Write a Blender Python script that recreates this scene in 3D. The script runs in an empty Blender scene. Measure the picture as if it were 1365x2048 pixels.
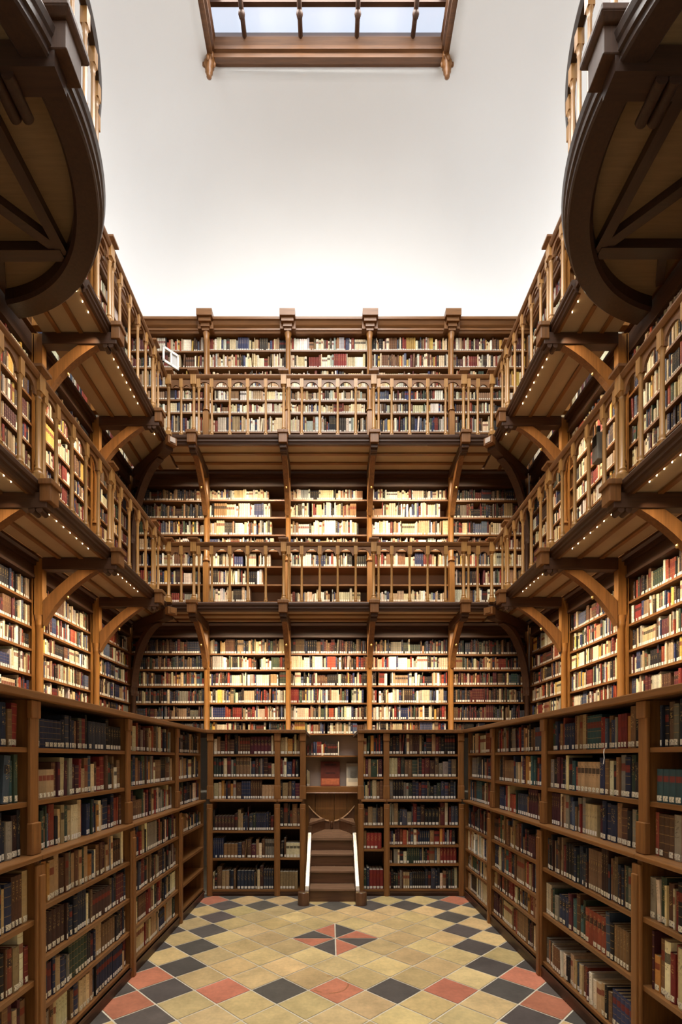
import bpy, math, random
from mathutils import Vector, Matrix
random.seed(11)
R = random.random
U = random.uniform
SC = bpy.context.scene
COL = SC.collection
V = Vector

# ------------------------------------------------------------------ layout
F, CX, CY, EYE = 990.0, 661.0, 1516.0, 1.6          # focal length in pixels, horizon, eye height
WX, WY = 2.84, 7.05                                 # fronts of the wall bookcases (left/right, back)
OX, OY = 3.16, 7.38                                 # plaster walls behind them
GX, GY = 2.12, 6.35                                 # gallery fronts
BAY = 1.155
BX = [-2.8675, -1.7525, -0.5975, 0.5575, 1.7125, 2.8275]      # bay limits on the back wall
SY = [7.05, 5.895, 4.74, 3.585, 2.43]                     # bay limits on the side walls
LEDGE = 1.925
G1, G2 = 3.57, 5.71                                 # gallery deck tops
RH = 0.79                                           # railing height
XL, XR, YB = -1.46, 1.555, 5.75                     # fronts of the low bookcases
MID = 1.118

# ------------------------------------------------------------------ materials
def srgb(r, g, b):
    f = lambda c: (c/255/12.92) if c/255 <= 0.04045 else ((c/255+0.055)/1.055)**2.4
    return (f(r), f(g), f(b), 1)

def new_mat(name):
    m = bpy.data.materials.new(name); m.use_nodes = True
    nt = m.node_tree; b = nt.nodes['Principled BSDF']
    return m, nt, b

def wood(name, rgb, axis='Z', rough=0.42, bump=0.12, vary=0.28):
    m, nt, b = new_mat(name)
    c = srgb(*rgb)
    tc = nt.nodes.new('ShaderNodeTexCoord'); mp = nt.nodes.new('ShaderNodeMapping')
    s = {'X': (1.2, 22, 22), 'Y': (22, 1.2, 22), 'Z': (22, 22, 1.2)}[axis]
    mp.inputs['Scale'].default_value = s
    n = nt.nodes.new('ShaderNodeTexNoise'); n.inputs['Scale'].default_value = 2.2
    n.inputs['Detail'].default_value = 5; n.inputs['Roughness'].default_value = 0.62
    cr = nt.nodes.new('ShaderNodeValToRGB')
    cr.color_ramp.elements[0].position = 0.3; cr.color_ramp.elements[1].position = 0.72
    cr.color_ramp.elements[0].color = tuple(v*(1-vary) for v in c[:3]) + (1,)
    cr.color_ramp.elements[1].color = tuple(min(1, v*(1+vary)) for v in c[:3]) + (1,)
    nt.links.new(tc.outputs['Object'], mp.inputs['Vector']); nt.links.new(mp.outputs[0], n.inputs['Vector'])
    nt.links.new(n.outputs['Fac'], cr.inputs['Fac']); nt.links.new(cr.outputs[0], b.inputs['Base Color'])
    b.inputs['Roughness'].default_value = rough
    bp = nt.nodes.new('ShaderNodeBump'); bp.inputs['Strength'].default_value = bump; bp.inputs['Distance'].default_value = 0.004
    nt.links.new(n.outputs['Fac'], bp.inputs['Height']); nt.links.new(bp.outputs[0], b.inputs['Normal'])
    return m

def plain(name, rgb, rough=0.7, metal=0.0, noise=0.0, nscale=3.0):
    m, nt, b = new_mat(name)
    c = srgb(*rgb); b.inputs['Roughness'].default_value = rough; b.inputs['Metallic'].default_value = metal
    b.inputs['Base Color'].default_value = c
    if noise:
        tc = nt.nodes.new('ShaderNodeTexCoord'); n = nt.nodes.new('ShaderNodeTexNoise')
        n.inputs['Scale'].default_value = nscale; n.inputs['Detail'].default_value = 4
        cr = nt.nodes.new('ShaderNodeValToRGB')
        cr.color_ramp.elements[0].color = tuple(v*(1-noise) for v in c[:3]) + (1,)
        cr.color_ramp.elements[1].color = tuple(min(1, v*(1+noise)) for v in c[:3]) + (1,)
        cr.color_ramp.elements[0].position = 0.3; cr.color_ramp.elements[1].position = 0.7
        nt.links.new(tc.outputs['Object'], n.inputs['Vector']); nt.links.new(n.outputs['Fac'], cr.inputs['Fac'])
        nt.links.new(cr.outputs[0], b.inputs['Base Color'])
    return m

def emit(name, rgb, strength):
    m, nt, b = new_mat(name)
    b.inputs['Base Color'].default_value = (0.8, 0.8, 0.8, 1)
    b.inputs['Emission Color'].default_value = srgb(*rgb); b.inputs['Emission Strength'].default_value = strength
    return m

OAK = (128, 85, 44); OAKG = (158, 108, 52); OAKD = (74, 47, 28)
W = {a: wood('oak_'+a, OAK, a) for a in 'XYZ'}
WG = {a: wood('golden_oak_'+a, OAKG, a, rough=0.38) for a in 'XYZ'}
WD = {a: wood('dark_oak_'+a, OAKD, a, rough=0.52) for a in 'XYZ'}
WSHADE = {a: wood('shaded_oak_'+a, (58, 39, 28), a, rough=0.38) for a in 'XYZ'}  # oak darkened so the round balconies carry their shade in the colour
WS = wood('walnut_turned', (178, 131, 72), 'Z', rough=0.34)
WL = {a: wood('low_oak_'+a, (136, 90, 46), a, rough=0.45) for a in 'XYZ'}
WB = wood('case_back', (66, 42, 28), 'Z', rough=0.7)
WSTEP = {a: wood('stair_oak_'+a, (104, 72, 50), a, rough=0.3) for a in 'XYZ'}
WEDGE = wood('rail_highlight', (206, 168, 128), 'X', rough=0.3)  # pale tone paints the highlight along the curved rail edges
WSKY = wood('skylight_oak', (106, 70, 40), 'X', rough=0.45)
WTREAD = wood('stair_tread', (140, 108, 84), 'X', rough=0.26)
SOFFIT = plain('soffit_plaster', (176, 156, 124), 0.85, noise=0.08, nscale=2.5)
BOARDED_SHADED = wood('shaded_board_soffit', (128, 104, 72), 'X', rough=0.7, vary=0.12)  # boards under the round balconies, their shade painted into the brown
WHITE = plain('white_plaster', (234, 236, 236), 0.9, noise=0.012, nscale=1.2)
CREAM = plain('cream_board', (196, 180, 166), 0.8, noise=0.05)
STEEL = plain('polished_strip', (196, 187, 176), 0.26, 0.9)
WHITEMETAL = plain('white_enamel', (240, 238, 232), 0.4)
GREYBOX = plain('grey_enamel', (150, 144, 132), 0.5)
GREYPANE = plain('grey_panel', (196, 196, 194), 0.5)
BRASS = plain('brass', (196, 160, 96), 0.35, 0.9)
DARKMETAL = plain('dark_metal', (50, 44, 40), 0.5, 0.6)
PAPER = plain('page_paper', (196, 176, 138), 0.9, noise=0.1, nscale=60)
GROUT = plain('grout', (228, 216, 190), 0.9, noise=0.12, nscale=9)
LED = emit('led_bulb', (255, 226, 180), 12)
SKY = emit('skylight_glass', (214, 230, 252), 0.92)

class NT:
    """small helper to write math node chains"""
    def __init__(s, nt): s.nt = nt
    def m(s, op, a, b=None):
        n = s.nt.nodes.new('ShaderNodeMath'); n.operation = op
        for i, x in enumerate((a, b)):
            if x is None: continue
            if isinstance(x, (int, float)): n.inputs[i].default_value = x
            else: s.nt.links.new(x, n.inputs[i])
        return n.outputs[0]
    def inside(s, x, lo, hi): return s.m('MULTIPLY', s.m('GREATER_THAN', x, lo), s.m('LESS_THAN', x, hi))
    def mul(s, *xs):
        o = xs[0]
        for x in xs[1:]: o = s.m('MULTIPLY', o, x)
        return o
    def mix(s, fac, a, b):
        n = s.nt.nodes.new('ShaderNodeMix'); n.data_type = 'RGBA'
        for sock, x in ((n.inputs[0], fac), (n.inputs[6], a), (n.inputs[7], b)):
            if isinstance(x, tuple): sock.default_value = x
            elif isinstance(x, (int, float)): sock.default_value = x
            else: s.nt.links.new(x, sock)
        return n.outputs[2]

def book_material():
    m, nt, b = new_mat('book_binding'); k = NT(nt)
    at = lambda n: nt.nodes.new('ShaderNodeAttribute')
    ac = at(0); ac.attribute_name = 'col'; asd = at(0); asd.attribute_name = 'seed'; ah = at(0); ah.attribute_name = 'hgt'; al = at(0); al.attribute_name = 'lab'
    uv = nt.nodes.new('ShaderNodeUVMap'); sp = nt.nodes.new('ShaderNodeSeparateXYZ'); nt.links.new(uv.outputs[0], sp.inputs[0])
    u, v = sp.outputs[0], sp.outputs[1]
    seed, h = asd.outputs['Fac'], ah.outputs['Fac']
    spine = k.m('GREATER_THAN', u, -0.01)
    vh = k.m('DIVIDE', v, h)
    cb = nt.nodes.new('ShaderNodeCombineXYZ')
    nt.links.new(k.m('MULTIPLY', u, 3.0), cb.inputs[0]); nt.links.new(k.m('MULTIPLY', v, 110.0), cb.inputs[1]); nt.links.new(k.m('MULTIPLY', seed, 500.0), cb.inputs[2])
    n = nt.nodes.new('ShaderNodeTexNoise'); n.inputs['Scale'].default_value = 1.4; n.inputs['Detail'].default_value = 2
    nt.links.new(cb.outputs[0], n.inputs['Vector'])
    tc = nt.nodes.new('ShaderNodeTexCoord'); n2 = nt.nodes.new('ShaderNodeTexNoise'); n2.inputs['Scale'].default_value = 45; n2.inputs['Detail'].default_value = 3
    nt.links.new(tc.outputs['Object'], n2.inputs['Vector'])
    wear = k.m('ADD', k.m('MULTIPLY', n2.outputs['Fac'], 0.5), 0.75)
    hs = nt.nodes.new('ShaderNodeHueSaturation'); nt.links.new(ac.outputs['Color'], hs.inputs['Color']); nt.links.new(wear, hs.inputs['Value'])
    c = hs.outputs[0]
    # raised bands, title patch, lettering, shelf mark
    bands = k.mul(k.inside(k.m('FRACT', k.m('ADD', k.m('MULTIPLY', vh, 5.0), 0.4)), 0.0, 0.085), k.m('LESS_THAN', seed, 0.22), spine)
    c = k.mix(k.mul(bands, 0.5), c, srgb(168, 132, 74))
    patch = k.mul(k.inside(vh, 0.62, 0.80), k.inside(u, 0.04, 0.96), k.inside(seed, 0.18, 0.42), spine)
    pc = k.mix(k.m('GREATER_THAN', seed, 0.31), srgb(120, 44, 30), srgb(38, 30, 28))
    c = k.mix(k.mul(patch, 0.85), c, pc)
    text = k.mul(k.inside(vh, 0.5, 0.9), k.inside(u, 0.22, 0.78), k.m('GREATER_THAN', n.outputs['Fac'], 0.58), k.m('GREATER_THAN', seed, 0.34), spine)
    lum = nt.nodes.new('ShaderNodeRGBToBW'); nt.links.new(ac.outputs['Color'], lum.inputs[0])
    tcol = k.mix(k.m('GREATER_THAN', lum.outputs[0], 0.16), srgb(206, 172, 104), srgb(60, 42, 32))
    c = k.mix(k.mul(text, 0.5), c, tcol)
    lab = k.mul(k.inside(v, 0.007, 0.034), k.inside(u, 0.12, 0.88), al.outputs['Fac'], spine)
    ink = k.mul(k.m('GREATER_THAN', n.outputs['Fac'], 0.60), k.inside(v, 0.011, 0.03), 0.5)
    c = k.mix(lab, c, k.mix(ink, srgb(232, 226, 212), srgb(70, 64, 60)))
    nt.links.new(c, b.inputs['Base Color'])
    b.inputs['Roughness'].default_value = 0.62; b.inputs['Specular IOR Level'].default_value = 0.3
    return m
BOOK = book_material()

def label_material():
    m, nt, b = new_mat('call_number_paper'); k = NT(nt)
    tc = nt.nodes.new('ShaderNodeTexCoord'); n = nt.nodes.new('ShaderNodeTexNoise')
    n.inputs['Scale'].default_value = 230; n.inputs['Detail'].default_value = 1
    nt.links.new(tc.outputs['Object'], n.inputs['Vector'])
    nt.links.new(k.mix(k.mul(k.m('GREATER_THAN', n.outputs['Fac'], 0.58), 0.8), srgb(226, 216, 190), srgb(56, 50, 46)), b.inputs['Base Color'])
    b.inputs['Roughness'].default_value = 0.6
    return m
LABEL = label_material()

def tile_material():
    m, nt, b = new_mat('cement_tile'); k = NT(nt)
    ac = nt.nodes.new('ShaderNodeAttribute'); ac.attribute_name = 'col'
    tc = nt.nodes.new('ShaderNodeTexCoord')
    n = nt.nodes.new('ShaderNodeTexNoise'); n.inputs['Scale'].default_value = 5; n.inputs['Detail'].default_value = 6; n.inputs['Roughness'].default_value = 0.65
    n2 = nt.nodes.new('ShaderNodeTexNoise'); n2.inputs['Scale'].default_value = 38; n2.inputs['Detail'].default_value = 4
    nt.links.new(tc.outputs['Object'], n.inputs['Vector']); nt.links.new(tc.outputs['Object'], n2.inputs['Vector'])
    w = k.m('ADD', k.m('ADD', k.m('MULTIPLY', n.outputs['Fac'], 1.0), 0.32), k.m('MULTIPLY', n2.outputs['Fac'], 0.36))
    hs = nt.nodes.new('ShaderNodeHueSaturation'); nt.links.new(ac.outputs['Color'], hs.inputs['Color']); nt.links.new(w, hs.inputs['Value'])
    # rust-brown ring left by a pot on the red tile
    sp = nt.nodes.new('ShaderNodeSeparateXYZ'); nt.links.new(tc.outputs['Object'], sp.inputs[0])
    dx = k.m('SUBTRACT', sp.outputs[0], -0.005); dy = k.m('SUBTRACT', sp.outputs[1], 3.50)
    rr = k.m('SQRT', k.m('ADD', k.mul(dx, dx), k.mul(dy, dy)))
    rr = k.m('ADD', rr, k.m('MULTIPLY', n2.outputs['Fac'], 0.022))
    ring = k.mul(k.inside(rr, 0.137, 0.15), k.m('GREATER_THAN', n.outputs['Fac'], 0.44), 0.55)
    nt.links.new(k.mix(ring, hs.outputs[0], srgb(140, 92, 44)), b.inputs['Base Color'])
    b.inputs['Roughness'].default_value = 0.5
    bp = nt.nodes.new('ShaderNodeBump'); bp.inputs['Strength'].default_value = 0.15; bp.inputs['Distance'].default_value = 0.004
    nt.links.new(n2.outputs['Fac'], bp.inputs['Height']); nt.links.new(bp.outputs[0], b.inputs['Normal'])
    return m
TILE = tile_material()

# ------------------------------------------------------------------ mesh helpers
class MB:
    def __init__(s): s.v = []; s.f = []; s.smooth = set()
    def add(s, vs, fs, smooth=False):
        o = len(s.v); s.v += [tuple(p) for p in vs]
        for f in fs:
            if smooth: s.smooth.add(len(s.f))
            s.f.append(tuple(i+o for i in f))
        return s
    def box(s, x0, x1, y0, y1, z0, z1):
        if x0 > x1: x0, x1 = x1, x0
        if y0 > y1: y0, y1 = y1, y0
        vs = [(x, y, z) for z in (z0, z1) for x, y in ((x0, y0), (x1, y0), (x1, y1), (x0, y1))]
        return s.add(vs, [(3, 2, 1, 0), (4, 5, 6, 7), (0, 1, 5, 4), (1, 2, 6, 5), (2, 3, 7, 6), (3, 0, 4, 7)])
    def sweep(s, prof, p0, p1, A, B, smooth=False):
        """extrude a 2-D outline (axes A, B) from p0 to p1"""
        p0, p1, A, B = V(p0), V(p1), V(A), V(B); n = len(prof)
        vs = [p0+A*a+B*b for a, b in prof] + [p1+A*a+B*b for a, b in prof]
        s.add(vs, [(i, (i+1) % n, n+(i+1) % n, n+i) for i in range(n)], smooth)
        return s.add(vs, [tuple(range(n-1, -1, -1)), tuple(range(n, 2*n))])
    def lathe(s, prof, c, seg=12):
        x, y, z = c; n = len(prof); vs = []
        for r, h in prof:
            for i in range(seg):
                a = 2*math.pi*i/seg; vs.append((x+r*math.cos(a), y+r*math.sin(a), z+h))
        fs = [(j*seg+i, j*seg+(i+1) % seg, (j+1)*seg+(i+1) % seg, (j+1)*seg+i) for j in range(n-1) for i in range(seg)]
        s.add(vs, fs, True)
        return s.add(vs[:seg]+vs[-seg:], [tuple(range(seg-1, -1, -1)), tuple(range(seg, 2*seg))])
    def frustum(s, x, y, z0, z1, h0, h1):
        vs = [(x+i*h0, y+j*h0, z0) for i, j in ((-1, -1), (1, -1), (1, 1), (-1, 1))] + [(x+i*h1, y+j*h1, z1) for i, j in ((-1, -1), (1, -1), (1, 1), (-1, 1))]
        return s.add(vs, [(3, 2, 1, 0), (4, 5, 6, 7), (0, 1, 5, 4), (1, 2, 6, 5), (2, 3, 7, 6), (3, 0, 4, 7)])
    def arc(s, prof, cx, cy, r, a0, a1, seg=40):
        """sweep an outline (radial offset, height) round a vertical axis"""
        n = len(prof); vs = []
        for k in range(seg+1):
            a = a0+(a1-a0)*k/seg
            for d, h in prof: vs.append((cx+(r+d)*math.cos(a), cy+(r+d)*math.sin(a), h))
        fs = [(k*n+i, k*n+(i+1) % n, (k+1)*n+(i+1) % n, (k+1)*n+i) for k in range(seg) for i in range(n)]
        s.add(vs, fs)
        return s.add(vs[:n]+vs[-n:], [tuple(range(n)), tuple(range(2*n-1, n-1, -1))])
    def build(s, name, mat, parent=None, bevel=0.0, loc=None):
        off = V(parent['_o']) if parent is not None and '_o' in parent else (V(loc) if loc else V((0, 0, 0)))
        me = bpy.data.meshes.new(name)
        me.from_pydata([tuple(V(p)-off) for p in s.v], [], s.f)
        me.materials.append(mat)
        if s.smooth:
            for i in s.smooth: me.polygons[i].use_smooth = True
        me.validate(); me.update()
        o = bpy.data.objects.new(name, me); COL.objects.link(o)
        if parent is not None: o.parent = parent
        elif loc: o.location = loc
        if bevel:
            md = o.modifiers.new('bevel', 'BEVEL'); md.width = bevel; md.segments = 2; md.limit_method = 'ANGLE'
        if parent is not None and '_o' in parent: o['_o'] = tuple(off)
        return o

THINGS = []
def tag(o, label, cat, group=None, kind=None):
    if label: o['label'] = label
    if cat: o['category'] = cat
    if group: o['group'] = group
    if kind: o['kind'] = kind
def thing(name, loc, label, cat, group=None):
    o = bpy.data.objects.new(name, None); COL.objects.link(o); o.location = loc; o.empty_display_size = 0.1
    o['_o'] = tuple(float(c) for c in loc); tag(o, label, cat, group); return o
def struct(o): o['kind'] = 'structure'; return o

ORD = ('first second third fourth fifth sixth seventh eighth ninth tenth eleventh twelfth thirteenth fourteenth fifteenth sixteenth seventeenth eighteenth nineteenth twentieth').split()
def ordinal(n):
    if n <= 20: return ORD[n-1]
    t = {2: 'twenty', 3: 'thirty', 4: 'forty', 5: 'fifty', 6: 'sixty', 7: 'seventy'}
    q, r = divmod(n, 10)
    return (t[q][:-1]+'ieth') if r == 0 else t[q]+'-'+ORD[r-1]

# ------------------------------------------------------------------ books
BOOKS = []
PU = [((226, 208, 170), 13), ((206, 184, 144), 10), ((238, 228, 204), 13), ((158, 128, 94), 8), ((104, 70, 48), 9), ((130, 46, 38), 7), ((160, 70, 46), 4), ((48, 54, 86), 8),
      ((84, 90, 108), 5), ((66, 78, 60), 5), ((36, 31, 32), 13), ((168, 158, 140), 6), ((214, 172, 84), 4), ((96, 46, 48), 5), ((62, 42, 34), 8)]
PL = [((196, 172, 128), 9), ((170, 140, 100), 10), ((222, 206, 168), 6), ((126, 92, 62), 12), ((92, 62, 44), 13), ((122, 44, 38), 8), ((138, 66, 46), 6), ((42, 48, 70), 9),
      ((70, 78, 92), 6), ((54, 66, 52), 8), ((36, 32, 34), 11), ((132, 122, 106), 6), ((182, 128, 64), 3), ((78, 38, 44), 7), ((56, 84, 84), 3)]
PD = [((40, 44, 58), 12), ((34, 30, 32), 14), ((64, 40, 34), 14), ((52, 58, 50), 8), ((92, 40, 38), 10), ((110, 84, 60), 10), ((150, 122, 88), 8), ((120, 110, 96), 6), ((196, 178, 140), 4), ((60, 62, 72), 8)]
PW = [((230, 214, 180), 22), ((214, 194, 154), 17), ((242, 234, 212), 18), ((188, 160, 120), 12), ((146, 108, 74), 8), ((122, 50, 40), 6), ((62, 68, 98), 6), ((70, 60, 50), 7), ((168, 172, 164), 5), ((38, 34, 34), 5)]

def pick(pal):
    t = sum(w for _, w in pal); r = R()*t
    for c, w in pal:
        r -= w
        if r <= 0: break
    g = U(0.84, 1.1); return tuple(min(255, max(8, c[i]*g*U(0.965, 1.035))) for i in range(3))

def fill(p, A, N, length, clear, pal=PU, fillf=1.0, start=0.0, tm=0.028, hm=0.80, depth=0.19, meta=None, setb=0.022, sets=0.09, lab=1.0):
    """stand a row of books on a board: p = front end of the board's top edge, A along it, N towards the room"""
    p, A, N = V(p), V(A), V(N)
    x = length*start+0.004; end = length*min(fillf, 1)-0.004; local = []
    favour = [pick(pal) for _ in range(3)]
    while True:
        run = random.randint(3, 6) if R() < sets else 1
        c = random.choice(favour) if R() < 0.15 else pick(pal)
        h = min(clear-0.012, clear*min(0.95, max(0.5, random.gauss(hm, 0.10)))); t = max(0.012, random.gauss(tm, tm*0.4)); d = U(0.72, 1.0)*depth
        if run > 1: t = min(max(t, tm*0.75), tm*1.3)
        sd, sb = R(), setb+U(-0.007, 0.008)
        done = False
        for _ in range(run):
            if x+t > end: done = True; break
            lean = 0.0
            if run == 1 and R() < 0.035 and x+t+h*0.09 < end: lean = U(0.03, 0.085)
            cc = tuple(min(255, v*w) for v, w in zip(c, [U(0.9, 1.08)]*3))
            b = dict(o=p+A*x-N*sb+V((0, 0, 0.0015)), A=A, N=N, t=t, h=h, d=d, lean=lean, col=cc, seed=sd if run > 1 else R(), lab=1.0 if R() < 0.9*lab else 0.0, meta=meta)
            BOOKS.append(b); local.append(b)
            x += t+0.0012+(h*math.sin(lean) if lean else 0)
            if run == 1: break
        if done: break
        if R() < 0.012: x += U(0.01, 0.05)
    for i, b in enumerate(local): b['i'] = i; b['n'] = len(local)
    return local

def book_frame(b):
    U3 = V((0, 0, 1)); A = b['A']
    if b['lean']:
        c, s = math.cos(b['lean']), math.sin(b['lean'])
        return A*c-U3*s, U3*c+A*s, b['o']+U3*(b['t']*s)      # leans along A with its lower corner on the board
    return A, U3, b['o']

def profile(t):
    e = min(0.007, 0.24*t); return [(0, None), (0, -e), (0.22*t, -0.25*e), (0.5*t, 0), (0.78*t, -0.25*e), (t, -e), (t, None)], e

# ------------------------------------------------------------------ floor
def make_floor():
    mb = MB(); mb.box(-OX-0.15, OX+0.15, -2.6, OY+0.15, -0.12, -0.003); cols = [None]*len(mb.f)
    d = 0.393; x0, y0 = 0.045, 4.396; hd = d/2; g = 0.957
    TAN, BLK, RED = (224, 194, 136), (98, 91, 84), (208, 130, 100)
    def tri(pts, c):
        mb.add([(p[0], p[1], 0.0) for p in pts], [tuple(range(len(pts)))]); cols.append(c)
    def clip(pts):
        def half(ps, f):
            out = []
            for i in range(len(ps)):
                a, b = ps[i], ps[(i+1) % len(ps)]; fa, fb = f(a), f(b)
                if fa >= 0: out.append(a)
                if (fa >= 0) != (fb >= 0):
                    q = fa/(fa-fb); out.append((a[0]+(b[0]-a[0])*q, a[1]+(b[1]-a[1])*q))
            return out
        for f in (lambda p: p[0]-(XL-0.03), lambda p: XR+0.03-p[0], lambda p: YB+0.06-p[1]):
            if len(pts) > 2: pts = half(pts, f)
        return pts
    for n in range(-32, 9):
        for m in range(-10, 11):
            if (m+n) % 2 == 0: continue
            cx, cy = x0+m*hd, y0+n*hd
            if cy < -2.3: continue
            a = abs(m); odd = n % 2
            c = TAN
            if n in (5, 7): c = BLK
            if a >= 8 or (a == 6 and n > -20): c = BLK
            if n == -5: c = {0: RED, 2: BLK, 4: RED}.get(a, BLK)
            if a == 7 and n in (-4, -6, 6): c = RED
            if a == 9: c = BLK
            j = U(0.9, 1.07)
            cc = tuple(v*j*U(0.98, 1.02) for v in c)
            h = hd*g
            P = {'E': (cx+h, cy), 'N': (cx, cy+h), 'W': (cx-h, cy), 'S': (cx, cy-h)}
            if (m, n) in ((0, 1), (0, -1), (1, 0), (-1, 0)):
                q = 0.006
                if m == 0:
                    l, r = (RED, BLK) if n == 1 else (BLK, RED)
                    tri([(cx-q, cy+h-q), P['W'], (cx-q, cy-h+q)], l); tri([(cx+q, cy-h+q), P['E'], (cx+q, cy+h-q)], r)
                else:
                    u, l = (RED, BLK) if m == 1 else (BLK, RED)
                    tri([(cx+h-q, cy+q), P['N'], (cx-h+q, cy+q)], u); tri([(cx-h+q, cy-q), P['S'], (cx+h-q, cy-q)], l)
                continue
            pts = clip([P['E'], P['N'], P['W'], P['S']])
            if len(pts) > 2: tri(pts, cc)
    o = mb.build('floor', GROUT); me = o.data; me.materials.append(TILE)
    for i, c in enumerate(cols):
        if c: me.polygons[i].material_index = 1
    at = me.attributes.new('col', 'FLOAT_COLOR', 'FACE')
    at.data.foreach_set('color', [q for c in cols for q in (srgb(*c) if c else (0.5, 0.5, 0.5, 1))])
    struct(o)
make_floor()

# ------------------------------------------------------------------ walls, coved ceiling, skylight
def room():
    z1 = 7.9
    struct(MB().box(-OX-0.15, -OX, -2.6, OY+0.15, 0, z1).build('wall_left', WHITE))
    struct(MB().box(OX, OX+0.15, -2.6, OY+0.15, 0, z1).build('wall_right', WHITE))
    struct(MB().box(-OX, OX, OY, OY+0.15, 0, z1).build('wall_back', WHITE))
    struct(MB().box(-OX, OX, -2.6, -2.45, 0, z1).build('wall_front', WD['Z']))
    mb = MB(); N = 24; loops = []
    for k in range(N+1):
        th = math.pi/2*k/N; a = 1-math.cos(th); z = z1+1.72*math.sin(th)
        xl = -OX+(OX-1.40)*a; xr = OX-(OX-1.35)*a; yb = OY-(OY-5.74)*a; yf = -2.6+1.2*a
        loops.append([(xl, yf, z), (xr, yf, z), (xr, yb, z), (xl, yb, z)])
    def ring(L, r):                             # rectangle with softly rounded corners
        (xl, yf, z), (xr, _, _), (_, yb, _), _ = L; out = []
        for cx, cy, a0 in ((xr-r, yf+r, -90), (xr-r, yb-r, 0), (xl+r, yb-r, 90), (xl+r, yf+r, 180)):
            out += [(cx+r*math.cos(math.radians(a0+9*q)), cy+r*math.sin(math.radians(a0+9*q)), z) for q in range(11)]
        return out
    rings = [ring(L, 1.15*(1-0.9*k/N)) for k, L in enumerate(loops)]; M = len(rings[0]); vs = [p for q in rings for p in q]
    mb.add(vs, [(k*M+i, k*M+(i+1) % M, (k+1)*M+(i+1) % M, (k+1)*M+i) for k in range(N) for i in range(M)], True)
    o = mb.build('ceiling', WHITE); sol = o.modifiers.new('thickness', 'SOLIDIFY'); sol.thickness = 0.1; sol.offset = 0
    struct(o)
    # skylight: moulded oak frame, glazing bars, frosted panes
    zb = z1+1.70; xl, xr, yb = -1.392, 1.342, 5.70
    fr = MB(); Z = (0, 0, 1)
    prof = [(0, 0), (0.05, 0), (0.05, 0.05), (0.075, 0.06), (0.075, 0.10), (0.06, 0.12), (0.09, 0.175), (0.02, 0.325), (-0.09, 0.36), (-0.09, 0.02)]
    fr.sweep([(-a, b) for a, b in prof][::-1], (xl, yb, zb), (xr, yb, zb), (0, 1, 0), Z)
    fr.sweep([(-a, b) for a, b in prof][::-1], (xr, yb+0.09, zb), (xr, -1.3, zb), (1, 0, 0), Z)
    fr.sweep(prof, (xl, yb+0.09, zb), (xl, -1.3, zb), (1, 0, 0), Z)
    w = struct(fr.build('window_1', WSKY))
    zg = zb+0.285
    gl = MB().box(xl+0.03, xr-0.03, -1.3, yb+0.02, zg+0.04, zg+0.06)
    g = gl.build('pane', SKY, w)
    for y in (5.43, 4.7, 3.94, 3.18, 2.42, 1.66, 0.9, 0.1):
        MB().sweep([(-0.035, 0), (-0.02, -0.05), (0.02, -0.05), (0.035, 0)], (xl, y, zg+0.03), (xr, y, zg+0.03), (0, 1, 0), Z).build('purlin', WD['X'], w)
    for px in (492, 602.5, 713.5, 824):
        x = (px-CX)*5.7/F
        b = MB().sweep([(0.026*math.cos(a*math.pi/5), 0.03*math.sin(a*math.pi/5)) for a in range(10)], (x, yb-0.005, zb+0.19), (x, -1.3, zb+0.19), (1, 0, 0), Z, True)
        b.box(x-0.011, x+0.011, -1.3, yb-0.02, zb+0.2, zg+0.04)
        for y in (5.43, 4.7, 3.94): b.lathe([(0.0, -0.06), (0.03, -0.05), (0.038, -0.02), (0.03, 0.01), (0.0, 0.02)], (x, y, zb+0.18), 10)
        b.build('glazing_bar', WD['Y'], w)
    for x in (xl+0.0, xr-0.0):
        p = MB()
        p.lathe([(0.012, -0.20), (0.03, -0.185), (0.022, -0.16), (0.045, -0.13), (0.035, -0.10), (0.062, -0.06), (0.05, -0.04), (0.07, 0.0), (0.07, 0.10)], (x, yb-0.02, zb+0.0), 10)
        for k in range(8):                      # carved leaves
            a = k*math.pi/4
            p.lathe([(0.0, -0.03), (0.016, -0.01), (0.018, 0.02), (0.0, 0.05)], (x+0.06*math.cos(a), yb-0.02+0.06*math.sin(a), zb-0.05+0.05*(k % 2)), 6)
        p.build('carved_pendant', W['Z'], w)
room()

# ------------------------------------------------------------------ turned members
def column(mb, x, y, z0, z1, r=0.034):
    mb.lathe([(r*1.5, 0), (r*1.5, 0.02), (r*1.15, 0.035), (r*1.35, 0.05), (r, 0.07), (r*0.95, (z1-z0)-0.10), (r*1.2, (z1-z0)-0.085), (r, (z1-z0)-0.07), (r*1.35, (z1-z0)-0.03), (r*1.5, (z1-z0))], (x, y, z0), 12)

def board_levels(ys, scale): return [EYE+(CY-y)*scale for y in ys]
SB = WY/F
ZG = board_levels([1307, 1339, 1371, 1405.5, 1439], SB)                      # shelves above the ledge
Z1 = board_levels([999, 1034, 1069, 1100, 1132.5, 1168.5, 1203], SB)
Z2 = board_levels([700, 734, 774, 800, 825.5, 862.8], SB)
TIER = {'ledge': (LEDGE, 3.50, ZG), 'lower gallery': (G1, 5.64, Z1), 'upper gallery': (G2, 7.80, Z2)}

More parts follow.
